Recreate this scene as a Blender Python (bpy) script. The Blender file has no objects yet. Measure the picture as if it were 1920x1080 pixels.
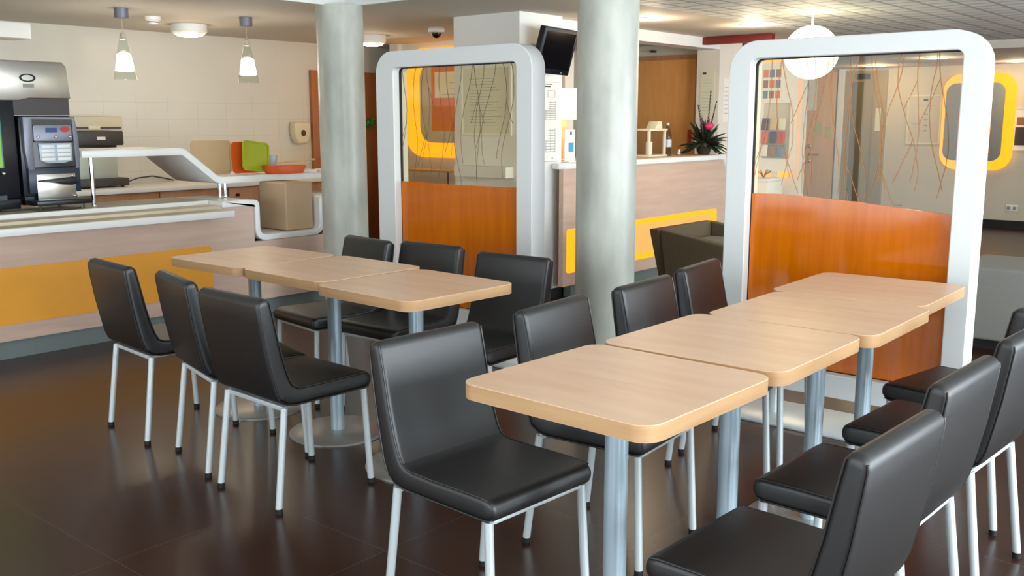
import bpy, bmesh, math, random
from mathutils import Vector, Matrix
random.seed(7)
PI = math.pi
S = bpy.context.scene
C = S.collection

# ------------------------------------------------------------------ camera
cd = bpy.data.cameras.new('camera')
cam = bpy.data.objects.new('camera', cd); C.objects.link(cam)
cd.sensor_width = 36.0
cd.lens = 1831.47 / 1920 * 36
cd.clip_end = 200
R = Vector((0.7634786, 0.6458319, -0.0012459)); U = Vector((-0.108441, 0.1300961, 0.9855534)); F = Vector((-0.6366639, 0.7523139, -0.1693602))
M = Matrix.Identity(4)
for i in range(3):
    M[i][0] = R[i]; M[i][1] = U[i]; M[i][2] = -F[i]
M[2][3] = 1.3707
cam.matrix_world = M
S.camera = cam

# ------------------------------------------------------------------ world, light, exposure
S.view_settings.view_transform = 'Standard'
S.view_settings.look = 'None'
S.view_settings.gamma = 1.0
S.view_settings.use_curve_mapping = False
S.view_settings.exposure = 0.12
w = bpy.data.worlds.new('daylight'); S.world = w; w.use_nodes = True
bg = w.node_tree.nodes['Background']
bg.inputs[0].default_value = (0.72, 0.86, 1.0, 1); bg.inputs[1].default_value = 1.0

def area(name, loc, rot, sx, sy, power, col):
    l = bpy.data.lights.new(name, 'AREA'); l.shape = 'RECTANGLE'; l.size = sx; l.size_y = sy
    l.energy = power; l.color = col
    o = bpy.data.objects.new(name, l); C.objects.link(o); o.location = loc; o.rotation_euler = rot
    return o
DAY = (0.84, 0.935, 1.0)
for k, yy in enumerate((0.4, 3.6, 6.8, 10.0)):
    area('window_daylight', (3.05, yy, 1.2), (0, math.radians(90), 0), 1.9, 2.7, (215, 215, 170, 50)[k], DAY)       # right-hand glazing, shining towards -X
for k, xx in enumerate((-4.2, -0.9)):
    area('window_daylight', (xx, -2.75, 1.2), (math.radians(90), 0, 0), 2.7, 1.9, 62, DAY)      # glazing behind the camera

def bulb(name, loc, power, col, r=0.05):
    l = bpy.data.lights.new(name, 'POINT'); l.energy = power; l.color = col; l.shadow_soft_size = r
    o = bpy.data.objects.new(name, l); C.objects.link(o); o.location = loc
    return o
WARM = (1.0, 0.80, 0.56)

# ------------------------------------------------------------------ materials
def s2l(c):
    c = c / 255.0
    return c / 12.92 if c <= 0.04045 else ((c + 0.055) / 1.055) ** 2.4
def rgb(r, g, b): return (s2l(r), s2l(g), s2l(b), 1)
MT = {}
def mat(name, col, rough=0.5, metal=0.0, emit=None, es=0.0, spec=0.5, var=0.0, scale=4.0, stretch=(1, 1, 1), bump=0.0, coat=0.0):
    m = bpy.data.materials.new(name); m.use_nodes = True; nt = m.node_tree; b = nt.nodes['Principled BSDF']
    b.inputs['Base Color'].default_value = col; b.inputs['Roughness'].default_value = rough
    b.inputs['Metallic'].default_value = metal; b.inputs['Specular IOR Level'].default_value = spec
    if coat: b.inputs['Coat Weight'].default_value = coat; b.inputs['Coat Roughness'].default_value = 0.12
    if emit: b.inputs['Emission Color'].default_value = emit; b.inputs['Emission Strength'].default_value = es
    if var or bump:
        g = nt.nodes.new('ShaderNodeNewGeometry'); mp = nt.nodes.new('ShaderNodeMapping')
        mp.inputs['Scale'].default_value = stretch
        nz = nt.nodes.new('ShaderNodeTexNoise'); nz.inputs['Scale'].default_value = scale; nz.inputs['Detail'].default_value = 5
        nt.links.new(g.outputs['Position'], mp.inputs['Vector']); nt.links.new(mp.outputs['Vector'], nz.inputs['Vector'])
        if var:
            cr = nt.nodes.new('ShaderNodeValToRGB')
            lo = tuple(max(0, c * (1 - var)) for c in col[:3]) + (1,); hi = tuple(min(1, c * (1 + var)) for c in col[:3]) + (1,)
            cr.color_ramp.elements[0].position = 0.3; cr.color_ramp.elements[1].position = 0.7
            cr.color_ramp.elements[0].color = lo; cr.color_ramp.elements[1].color = hi
            nt.links.new(nz.outputs['Fac'], cr.inputs['Fac']); nt.links.new(cr.outputs['Color'], b.inputs['Base Color'])
        if bump:
            bp = nt.nodes.new('ShaderNodeBump'); bp.inputs['Strength'].default_value = bump; bp.inputs['Distance'].default_value = 0.01
            nt.links.new(nz.outputs['Fac'], bp.inputs['Height']); nt.links.new(bp.outputs['Normal'], b.inputs['Normal'])
    MT[name] = m
    return m
def grid_mat(name, col, line, sx, sy, axes, width=0.004, rough=0.3, var=0.0, bump=0.3, off=(0, 0), rvar=None, zmax=None):
    """tiles: joints every sx, sy metres along the two world axes"""
    m = mat(name, col, rough)
    nt = m.node_tree; b = nt.nodes['Principled BSDF']
    g = nt.nodes.new('ShaderNodeNewGeometry'); sp = nt.nodes.new('ShaderNodeSeparateXYZ'); nt.links.new(g.outputs['Position'], sp.inputs[0])
    outs = []
    for ax, s, o in ((axes[0], sx, off[0]), (axes[1], sy, off[1])):
        a1 = nt.nodes.new('ShaderNodeMath'); a1.operation = 'SUBTRACT'; a1.inputs[1].default_value = o; nt.links.new(sp.outputs[ax], a1.inputs[0])
        a2 = nt.nodes.new('ShaderNodeMath'); a2.operation = 'PINGPONG'; a2.inputs[1].default_value = s / 2; nt.links.new(a1.outputs[0], a2.inputs[0])
        a3 = nt.nodes.new('ShaderNodeMath'); a3.operation = 'LESS_THAN'; a3.inputs[1].default_value = width / 2; nt.links.new(a2.outputs[0], a3.inputs[0])
        outs.append(a3)
    mx = nt.nodes.new('ShaderNodeMath'); mx.operation = 'MAXIMUM'; nt.links.new(outs[0].outputs[0], mx.inputs[0]); nt.links.new(outs[1].outputs[0], mx.inputs[1])
    if zmax:
        zl = nt.nodes.new('ShaderNodeMath'); zl.operation = 'LESS_THAN'; zl.inputs[1].default_value = zmax; nt.links.new(sp.outputs[2], zl.inputs[0])
        z2 = nt.nodes.new('ShaderNodeMath'); z2.operation = 'MULTIPLY'; nt.links.new(mx.outputs[0], z2.inputs[0]); nt.links.new(zl.outputs[0], z2.inputs[1]); mx = z2
    nz = nt.nodes.new('ShaderNodeTexNoise'); nz.inputs['Scale'].default_value = 2.3; nz.inputs['Detail'].default_value = 8; nt.links.new(g.outputs['Position'], nz.inputs['Vector'])
    cr = nt.nodes.new('ShaderNodeValToRGB'); cr.color_ramp.elements[0].position = .32; cr.color_ramp.elements[1].position = .68
    cr.color_ramp.elements[0].color = tuple(c * (1 - var) for c in col[:3]) + (1,); cr.color_ramp.elements[1].color = tuple(min(1, c * (1 + var)) for c in col[:3]) + (1,)
    nt.links.new(nz.outputs['Fac'], cr.inputs['Fac'])
    mix = nt.nodes.new('ShaderNodeMix'); mix.data_type = 'RGBA'
    nt.links.new(mx.outputs[0], mix.inputs['Factor']); nt.links.new(cr.outputs['Color'], mix.inputs['A']); mix.inputs['B'].default_value = line
    nt.links.new(mix.outputs['Result'], b.inputs['Base Color'])
    bp = nt.nodes.new('ShaderNodeBump'); bp.inputs['Strength'].default_value = bump; bp.inputs['Distance'].default_value = 0.003; bp.invert = True
    nt.links.new(mx.outputs[0], bp.inputs['Height']); nt.links.new(bp.outputs['Normal'], b.inputs['Normal'])
    if rvar:
        mr = nt.nodes.new('ShaderNodeMapRange'); mr.inputs['To Min'].default_value = rvar[0]; mr.inputs['To Max'].default_value = rvar[1]
        nt.links.new(nz.outputs['Fac'], mr.inputs['Value']); nt.links.new(mr.outputs['Result'], b.inputs['Roughness'])
    return m
def wood(name, c1, c2, rough, stretch, scale=3.0, coat=0.0, local=False):
    m = mat(name, c1, rough, coat=coat); nt = m.node_tree; b = nt.nodes['Principled BSDF']
    if local:
        g = nt.nodes.new('ShaderNodeTexCoord'); src = g.outputs['Object']
    else:
        g = nt.nodes.new('ShaderNodeNewGeometry'); src = g.outputs['Position']
    mp = nt.nodes.new('ShaderNodeMapping'); mp.inputs['Scale'].default_value = stretch
    nz = nt.nodes.new('ShaderNodeTexNoise'); nz.inputs['Scale'].default_value = scale; nz.inputs['Detail'].default_value = 7; nz.inputs['Roughness'].default_value = 0.62
    cr = nt.nodes.new('ShaderNodeValToRGB'); cr.color_ramp.elements[0].position = .33; cr.color_ramp.elements[1].position = .68
    cr.color_ramp.elements[0].color = c1; cr.color_ramp.elements[1].color = c2
    nt.links.new(src, mp.inputs['Vector']); nt.links.new(mp.outputs['Vector'], nz.inputs['Vector'])
    nt.links.new(nz.outputs['Fac'], cr.inputs['Fac']); nt.links.new(cr.outputs['Color'], b.inputs['Base Color'])
    return m
def glass_mat(name, tint, spec=1.0):
    m = bpy.data.materials.new(name); m.use_nodes = True; nt = m.node_tree; nt.nodes.clear()
    o = nt.nodes.new('ShaderNodeOutputMaterial'); t = nt.nodes.new('ShaderNodeBsdfTransparent'); t.inputs[0].default_value = tint
    gl = nt.nodes.new('ShaderNodeBsdfGlossy'); gl.inputs['Roughness'].default_value = 0.02
    fr = nt.nodes.new('ShaderNodeFresnel'); fr.inputs[0].default_value = 1.45
    gg = nt.nodes.new('ShaderNodeNewGeometry'); mm = nt.nodes.new('ShaderNodeMath'); mm.operation = 'SUBTRACT'; mm.inputs[0].default_value = 1.0; nt.links.new(gg.outputs['Backfacing'], mm.inputs[1])
    mf = nt.nodes.new('ShaderNodeMath'); mf.operation = 'MULTIPLY'; nt.links.new(fr.outputs[0], mf.inputs[0]); nt.links.new(mm.outputs[0], mf.inputs[1])
    mx = nt.nodes.new('ShaderNodeMixShader'); nt.links.new(mf.outputs[0], mx.inputs[0]); nt.links.new(t.outputs[0], mx.inputs[1]); nt.links.new(gl.outputs[0], mx.inputs[2])
    nt.links.new(mx.outputs[0], o.inputs[0]); MT[name] = m
    return m

grid_mat('floor_tile', rgb(56, 28, 16), rgb(80, 60, 50), .6, .6, (0, 1), 0.003, 0.27, .07, .05, (0.17, 0.2))
grid_mat('wall_tile', rgb(216, 213, 202), rgb(196, 192, 180), .30, .15, (1, 2), .003, .34, .02, .05, (0, .03), None, 1.6)
mat('wall_paint', rgb(226, 220, 208), .7)
mat('hall_paint', rgb(206, 198, 180), .6, var=.03)
mat('ceiling_paint', rgb(205, 198, 186), .75)
mat('white_paint', rgb(236, 236, 232), .5)
grid_mat('grid_ceiling', rgb(226, 230, 228), rgb(170, 176, 176),   .19, .19, (0, 1), .03, .6, .04, .15)
mat('black_skirting', rgb(24, 24, 26), .4)
mat('concrete', rgb(188, 189, 178), .34, var=.24, scale=5, stretch=(1, 1, .45), bump=.12)
mat('lacquer_white', rgb(232, 234, 232), .28)
mat('laminate_white', rgb(238, 238, 234), .3)
mat('leather', rgb(17, 15, 15), .44, var=.08, scale=60, bump=.03, spec=.85)
mat('chrome_paint', rgb(205, 212, 214), .32, .25)
mat('table_column', rgb(176, 194, 204), .3, .35)
mat('disc_steel', rgb(176, 172, 164), .36, .6)
mat('black_rubber', rgb(14, 14, 14), .6)
wood('beech_top', rgb(222, 180, 146), rgb(232, 194, 162), .38, (1.5, 9, 9), 2.0, 0, True)
wood('beech_edge_shaded', rgb(196, 152, 106), rgb(206, 164, 120), .42, (1, 1, 20), 3)  # same beech, darker tan: shade on the table sides put into the colour
wood('counter_laminate', rgb(204, 172, 154), rgb(216, 187, 168), .45, (9, .9, 9), 2.2)
wood('counter_sand', rgb(202, 188, 158), rgb(222, 208, 182), .4, (9, 1.0, 9), 3)
mat('counter_orange', rgb(244, 168, 54), .4, var=.04, scale=3)
mat('toe_grey', rgb(122, 132, 130), .4, .2)
mat('tan_block', rgb(200, 170, 136), .45)
wood('cabinet_wood', rgb(176, 124, 86), rgb(196, 142, 100), .45, (9, 9, .9), 2.5)
wood('door_wood', rgb(236, 166, 92), rgb(246, 182, 110), .45, (6, 6, .8), 2.5)
wood('back_door_wood', rgb(168, 100, 52), rgb(182, 114, 62), .5, (6, 6, .8), 2.5)
wood('hall_door_wood', rgb(214, 166, 112), rgb(224, 180, 126), .45, (6, 6, .8), 2.5)
wood('orange_film', rgb(206, 102, 0), rgb(222, 116, 2), .1, (10, 10, .8), 2.4)
mat('orange_reveal', rgb(236, 140, 40), .3)
glass_mat('glass_pane', (.97, .925, .82, 1)); glass_mat('clear_glass', (.93, .95, .94, 1)); glass_mat('bottle_plastic', (.66, .70, .74, 1))
mat('twig_dark', rgb(104, 74, 50), .6); mat('twig_orange', rgb(186, 122, 74), .6)
mat('aluminium', rgb(190, 198, 188), .4, .3); mat('steel', rgb(196, 192, 184), .28, .9); mat('polished_chrome', rgb(220, 222, 224), .1, 1.0)
mat('machine_black', rgb(18, 22, 32), .3); mat('machine_navy', rgb(30, 44, 60), .35); mat('machine_silver', rgb(128, 130, 142), .4, .4); mat('warm_black', rgb(44, 32, 30), .35)
mat('panel_glass_light', rgb(176, 190, 204), .3); mat('dark_grey', rgb(62, 58, 56), .45)
mat('beige_plastic', rgb(206, 196, 170), .45); mat('cream_plastic', rgb(226, 214, 184), .35)
mat('paper', rgb(236, 234, 226), .7); mat('paper_cream', rgb(224, 222, 198), .7); mat('ink', rgb(74, 74, 78), .7); mat('ink_light', rgb(150, 150, 150), .7)
mat('lime_plastic', rgb(170, 182, 30), .4); mat('orange_plastic', rgb(222, 92, 32), .4); mat('tan_plastic', rgb(190, 160, 114), .5)
mat('spoon_wood', rgb(214, 178, 120), .6)
mat('red_paint', rgb(120, 26, 18), .5); mat('red_bright', rgb(196, 50, 20), .5)
mat('fabric_brown', rgb(92, 78, 58), .9, var=.08, scale=80, bump=.1); mat('fabric_grey', rgb(140, 140, 134), .9, var=.03, scale=60)
mat('fabric_seat', rgb(122, 118, 110), .9, var=.06, scale=80)
mat('leaf_dark', rgb(40, 52, 34), .55); mat('leaf_brown', rgb(62, 46, 44), .6); mat('leaf_green', rgb(70, 130, 40), .5); mat('flower_pink', rgb(214, 52, 104), .5); mat('flower_white', rgb(228, 226, 206), .5)
mat('lantern_paint', rgb(226, 216, 192), .5); mat('blue_dark', rgb(52, 74, 130), .5); mat('blue_print', rgb(74, 160, 214), .5); mat('board_orange', rgb(222, 122, 44), .5)
mat('metal_olive', rgb(172, 156, 112), .4, .2); mat('metal_olive_dark', rgb(128, 116, 82), .4, .2)
mat('screen_black', rgb(12, 12, 16), .12); mat('sticker_yellow', rgb(196, 190, 110), .6)
mat('photo_blue', rgb(96, 128, 150), .5); mat('photo_brown', rgb(150, 106, 66), .5)
mat('lamp_white', rgb(240, 240, 236), .4)
mat('glow_warm', (1, .9, .7, 1), .5, emit=(1, .86, .62, 1), es=7.0)
mat('glow_globe', (1, .9, .7, 1), .5, emit=(1, .84, .5, 1), es=5.0)
mat('glow_shade', (1, .9, .7, 1), .6, emit=(1, .87, .52, 1), es=.9)
mat('glow_bulb', (1, .95, .9, 1), .5, emit=(1, .9, .8, 1), es=16.0)
mat('glow_orange', (.35, .12, .01, 1), .5, emit=(1, .40, .008, 1), es=1.3)
mat('glow_yellow', (.35, .12, .01, 1), .5, emit=(1, .46, .002, 1), es=1.05)
mat('glow_peach', (.35, .12, .01, 1), .5, emit=(1, .42, .13, 1), es=.95)
mat('screen_green', rgb(120, 170, 60), .4, emit=rgb(140, 180, 60), es=.35)
mat('screen_teal', rgb(80, 130, 130), .4, emit=rgb(90, 140, 140), es=.25)

# ------------------------------------------------------------------ mesh helpers
class MB:
    def __init__(s): s.bm = bmesh.new(); s.mats = []; s.cur = 0
    def use(s, name):
        if name not in s.mats: s.mats.append(name)
        s.cur = s.mats.index(name); return s
    def _add(s, faces):
        for f in faces: f.material_index = s.cur
    def face(s, pts, smooth=False):
        f = s.bm.faces.new([s.bm.verts.new(p) for p in pts]); f.material_index = s.cur; f.smooth = smooth; return f
    def box(s, x0, x1, y0, y1, z0, z1, bevel=0.0, seg=2):
        t = bmesh.new()
        bmesh.ops.create_cube(t, size=1)
        for v in t.verts: v.co = Vector(((x0 + x1) / 2 + v.co.x * (x1 - x0), (y0 + y1) / 2 + v.co.y * (y1 - y0), (z0 + z1) / 2 + v.co.z * (z1 - z0)))
        if bevel: bmesh.ops.bevel(t, geom=t.edges[:], offset=bevel, segments=seg, affect='EDGES', profile=.5)
        s.merge(t); return s
    def merge(s, t, smooth=None):
        mp = {}
        for v in t.verts: mp[v] = s.bm.verts.new(v.co)
        for f in t.faces:
            try:
                g = s.bm.faces.new([mp[v] for v in f.verts]); g.material_index = s.cur; g.smooth = f.smooth if smooth is None else smooth
            except ValueError: pass
        t.free()
    def loft(s, rings, cap=True, closed=True, smooth=True):
        vs = [[s.bm.verts.new(p) for p in r] for r in rings]; n = len(rings[0])
        for i in range(len(vs) - 1):
            for j in range(n if closed else n - 1):
                k = (j + 1) % n
                f = s.bm.faces.new([vs[i][j], vs[i][k], vs[i + 1][k], vs[i + 1][j]]); f.material_index = s.cur; f.smooth = smooth
        if cap:
            for r, rev in ((vs[0], True), (vs[-1], False)):
                f = s.bm.faces.new(list(reversed(r)) if rev else r); f.material_index = s.cur; f.smooth = False
        return s
    def tube(s, pts, r, n=10, cap=True):
        pts = [Vector(p) for p in pts]; rings = []
        rs = r if isinstance(r, (list, tuple)) else [r] * len(pts)
        ref = None
        for i, p in enumerate(pts):
            d = (pts[min(i + 1, len(pts) - 1)] - pts[max(i - 1, 0)]).normalized()
            if ref is None: ref = Vector((0, 0, 1)) if abs(d.z) < .9 else Vector((1, 0, 0))
            a = d.cross(ref).normalized(); b = a.cross(d).normalized(); ref = b
            rings.append([p + (a * math.cos(2 * PI * k / n) + b * math.sin(2 * PI * k / n)) * rs[i] for k in range(n)])
        s.loft(rings, cap); return s
    def lathe(s, prof, c=(0, 0, 0), n=32, smooth=True, cap=True):
        rings = [[Vector((c[0] + max(r, 1e-4) * math.cos(2 * PI * k / n), c[1] + max(r, 1e-4) * math.sin(2 * PI * k / n), c[2] + z)) for k in range(n)] for r, z in prof]
        s.loft(rings, cap, smooth=smooth); return s
    def prism(s, poly, fn, d0, d1, bevel=0.0, seg=2):
        """polygon of (u, v) pushed along the third axis; fn(u, v, d) -> xyz"""
        t = bmesh.new()
        a = [t.verts.new(fn(u, v, d0)) for u, v in poly]; b = [t.verts.new(fn(u, v, d1)) for u, v in poly]; n = len(poly)
        caps = [t.faces.new(a), t.faces.new(list(reversed(b)))]
        for i in range(n): t.faces.new([a[i], b[i], b[(i + 1) % n], a[(i + 1) % n]])
        bmesh.ops.recalc_face_normals(t, faces=t.faces[:])
        if bevel:
            ed = list({e for f in caps for e in f.edges})
            bmesh.ops.bevel(t, geom=ed, offset=bevel, segments=seg, affect='EDGES', profile=.5)
        s.merge(t); return s
    def ring_plate(s, outer, inner, fn, d0, d1):
        n = len(outer)
        rr = []
        for P, d in ((outer, d0), (outer, d1), (inner, d1), (inner, d0), (outer, d0)):
            rr.append([fn(u, v, d) for u, v in P])
        vs = [[s.bm.verts.new(p) for p in r] for r in rr[:4]]; vs.append(vs[0])
        for i in range(4):
            for j in range(n):
                k = (j + 1) % n
                f = s.bm.faces.new([vs[i][j], vs[i][k], vs[i + 1][k], vs[i + 1][j]]); f.material_index = s.cur
        return s
    def sphere(s, c, r, seg=24, ring=14, sc=(1, 1, 1)):
        t = bmesh.new(); bmesh.ops.create_uvsphere(t, u_segments=seg, v_segments=ring, radius=r)
        for v in t.verts: v.co = Vector((c[0] + v.co.x * sc[0], c[1] + v.co.y * sc[1], c[2] + v.co.z * sc[2]))
        for f in t.faces: f.smooth = True
        s.merge(t); return s
    def build(s, name, m=None, parent=None, auto=True, recalc=True, ang=38):
        if recalc: bmesh.ops.recalc_face_normals(s.bm, faces=s.bm.faces[:])
        me = bpy.data.meshes.new(name); s.bm.to_mesh(me); s.bm.free()
        if m is not None and not s.mats: s.mats = [m]
        for k in s.mats: me.materials.append(MT[k])
        o = bpy.data.objects.new(name, me); C.objects.link(o)
        if parent is not None: o.parent = parent; o.matrix_parent_inverse = parent.matrix_basis.inverted()
        if auto:
            me.polygons.foreach_set('use_smooth', [True] * len(me.polygons))
            try: me.set_sharp_from_angle(angle=math.radians(ang))
            except Exception: pass
        return o
XY = lambda u, v, d: Vector((u, v, d))        # plan outline, height d
XZ = lambda u, v, d: Vector((u, d, v))        # outline in a wall that faces -Y
YZ = lambda u, v, d: Vector((d, u, v))        # outline in a wall that faces +X
def rrect(x0, x1, y0, y1, r, n=6):
    rs = r if isinstance(r, (list, tuple)) else [r] * 4
    P = []
    for (cx, cy, a), q in zip(((x1, y1, 0), (x0, y1, 90), (x0, y0, 180), (x1, y0, 270)), rs):
        sx = -1 if cx == x1 else 1; sy = -1 if cy == y1 else 1
        for k in range(n + 1):
            t = math.radians(a + 90 * k / n)
            P.append((cx + sx * q + q * math.cos(t), cy + sy * q + q * math.sin(t)))
    return P
def thing(name, label, cat, loc=(0, 0, 0), rz=0.0, group=None):
    o = bpy.data.objects.new(name, None); o.empty_display_size = .1; C.objects.link(o)
    o.location = loc; o.rotation_euler = (0, 0, rz); o['label'] = label; o['category'] = cat
    if group: o['group'] = group
    return o
def tag(o, label, cat, group=None):
    o['label'] = label; o['category'] = cat
    if group: o['group'] = group
    return o
def struct(o): o['kind'] = 'structure'; return o
def child(mb, name, m, parent, ang=38):
    """parts are modelled in their thing's own coordinates"""
    o = mb.build(name, m, ang=ang); o.parent = parent; return o
def kids(o): return [c for c in C.objects if c.parent is o]
def dup(root, loc, rz, label, group=None):
    r = root.copy(); C.objects.link(r); r.location = loc; r.rotation_euler = (0, 0, rz); r['label'] = label
    if group: r['group'] = group
    for ch in kids(root):
        c = ch.copy(); C.objects.link(c); c.parent = r
        for g in kids(ch):
            d = g.copy(); C.objects.link(d); d.parent = c
    return r
def at_base(root_loc):
    x, y, z = root_loc
    return lambda p: (p[0] - x, p[1] - y, p[2] - z)

# ------------------------------------------------------------------ the room
ZC = 2.14
XW = -8.1
def st_box(name, m, *a, **k): return struct(MB().box(*a, **k).build(name, m))
st_box('floor', 'floor_tile', XW - .2, 3.2, -3.0, 14.0, -.1, 0)
st_box('wall_left', 'wall_tile', XW - .15, XW, -3.0, 14.0, 0, 2.6)
# ceiling: low smooth part over counter and back, grid part on the right, raised part over the tables
cb = MB().use('ceiling_paint')
for r in ((XW, -5.35, -3, 14), (-5.35, -3.75, 4.55, 9.6), (-5.35, -4.75, 9.6, 10.6)):
    cb.box(r[0], r[1], r[2], r[3], ZC, ZC + .5)
struct(cb.build('ceiling', None))
struct(MB().box(-3.75, 3.2, 4.55, 10.6, ZC, ZC + .5).build('ceiling_grid', 'grid_ceiling'))
struct(MB().box(-4.75, 3.2, 10.6, 14.0, 2.06, 2.5).box(-6.9, -4.75, 10.2, 14.0, 2.06, 2.5).build('ceiling_hall', 'ceiling_paint'))
struct(MB().box(-5.35, 3.2, -3, 4.55, 2.42, 2.6).build('ceiling_dining', 'white_paint'))
tr = MB()
tr.box(-5.36, -5.34, -3, 4.56, ZC - .004, 2.42).box(-5.36, 3.2, 4.54, 4.56, ZC - .004, 2.42)
struct(tr.build('trim_1', 'white_paint'))
# right wall with three big windows, wall behind the camera with two
def wall_windows(name, fixed, lo, hi, opens, axis, H=2.6, th=.15):
    mb = MB()
    def bx(a, b, z0, z1):
        if axis == 'x': mb.box(fixed, fixed + th, a, b, z0, z1)
        else: mb.box(a, b, fixed - th, fixed, z0, z1)
    p = lo
    for a, b, z0, z1 in opens:
        bx(p, a, 0, H); bx(a, b, 0, z0); bx(a, b, z1, H); p = b
    bx(p, hi, 0, H)
    struct(mb.build(name, 'wall_paint'))
wr = [(-.95, 1.75, .22, 2.15), (2.25, 4.95, .22, 2.15), (5.45, 8.15, .22, 2.15), (8.65, 11.35, .22, 2.15)]
wb = [(-5.55, -2.85, .22, 2.15), (-2.25, .45, .22, 2.15)]
wall_windows('wall_right', 2.8, -3.0, 14.0, wr, 'x'); wall_windows('wall_back', -2.5, XW, 2.95, wb, 'y')
n = 0
for a, b, z0, z1 in wr:
    n += 1; mb = MB().ring_plate(rrect(a, b, z0, z1, .001, 1), rrect(a + .06, b - .06, z0 + .06, z1 - .06, .001, 1), YZ, 2.84, 2.9)
    mb.box(2.85, 2.89, (a + b) / 2 - .03, (a + b) / 2 + .03, z0 + .06, z1 - .06); struct(mb.build('window_%d' % n, 'white_paint'))
for a, b, z0, z1 in wb:
    n += 1; mb = MB().ring_plate(rrect(a, b, z0, z1, .001, 1), rrect(a + .06, b - .06, z0 + .06, z1 - .06, .001, 1), XZ, -2.6, -2.54)
    mb.box((a + b) / 2 - .03, (a + b) / 2 + .03, -2.59, -2.55, z0 + .06, z1 - .06); struct(mb.build('window_%d' % n, 'white_paint'))
# far hall wall and the walls between
st_box('wall_hall', 'hall_paint', -6.9, 3.2, 13.6, 13.75, 0, 2.6)
st_box('baseboard_hall', 'black_skirting', -4.9, 3.0, 13.58, 13.6, 0, .1)
st_box('wall_orange', 'wall_paint', -7.52, -5.4, 7.12, 7.25, 0, ZC)
st_box('wall_office', 'wall_paint', -6.95, -4.75, 9.05, 9.2, 0, ZC)
st_box('wall_office_side', 'wall_paint', -6.95, -6.8, 7.25, 9.05, 0, ZC)
st_box('wall_reception_end', 'wall_paint', -5.0, -4.75, 8.75, 9.05, 0, ZC)
st_box('wall_brochure', 'wall_paint', -4.75, -4.13, 9.3, 9.42, 0, ZC)
st_box('trim_2', 'white_paint', -4.95, -4.75, 6.05, 8.75, 2.045, ZC)
st_box('wall_corridor', 'hall_paint', -6.9, -6.75, 9.42, 13.6, 0, ZC)
# pilaster at the corner of the orange-lit wall
st_box('trim_3', 'wall_paint', -7.62, -7.5, 7.06, 7.25, 0, ZC)

# ------------------------------------------------------------------ columns and pillar
def column(x, y, r, h, label):
    t = thing('concrete_column', label, 'column', (x, y, 0))
    mb = MB(); mb.lathe([(r, 0), (r, h)], n=56); child(mb, 'shaft', 'concrete', t)
    return t
for x, y, z1, lab in ((-5.372, 4.519, ZC, 'round bare concrete column at the end of the white serving counter'),
                      (-2.993, 4.313, 2.42, 'round bare concrete column standing between the two white framed screens')):
    column(x, y, .160, z1, lab)
pil = thing('square_pillar', 'square white pillar carrying the small television, beside the reception desk', 'pillar', (-4.95, 5.8, 0))
f = at_base((-4.95, 5.8, 0))
mb = MB().box(-.32, .33, -.254, .25, 0, ZC); child(mb, 'shaft', 'white_paint', pil)
mb = MB().box(-.33, .342, -.266, .262, 0, .075); child(mb, 'skirting', 'black_skirting', pil)

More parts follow.
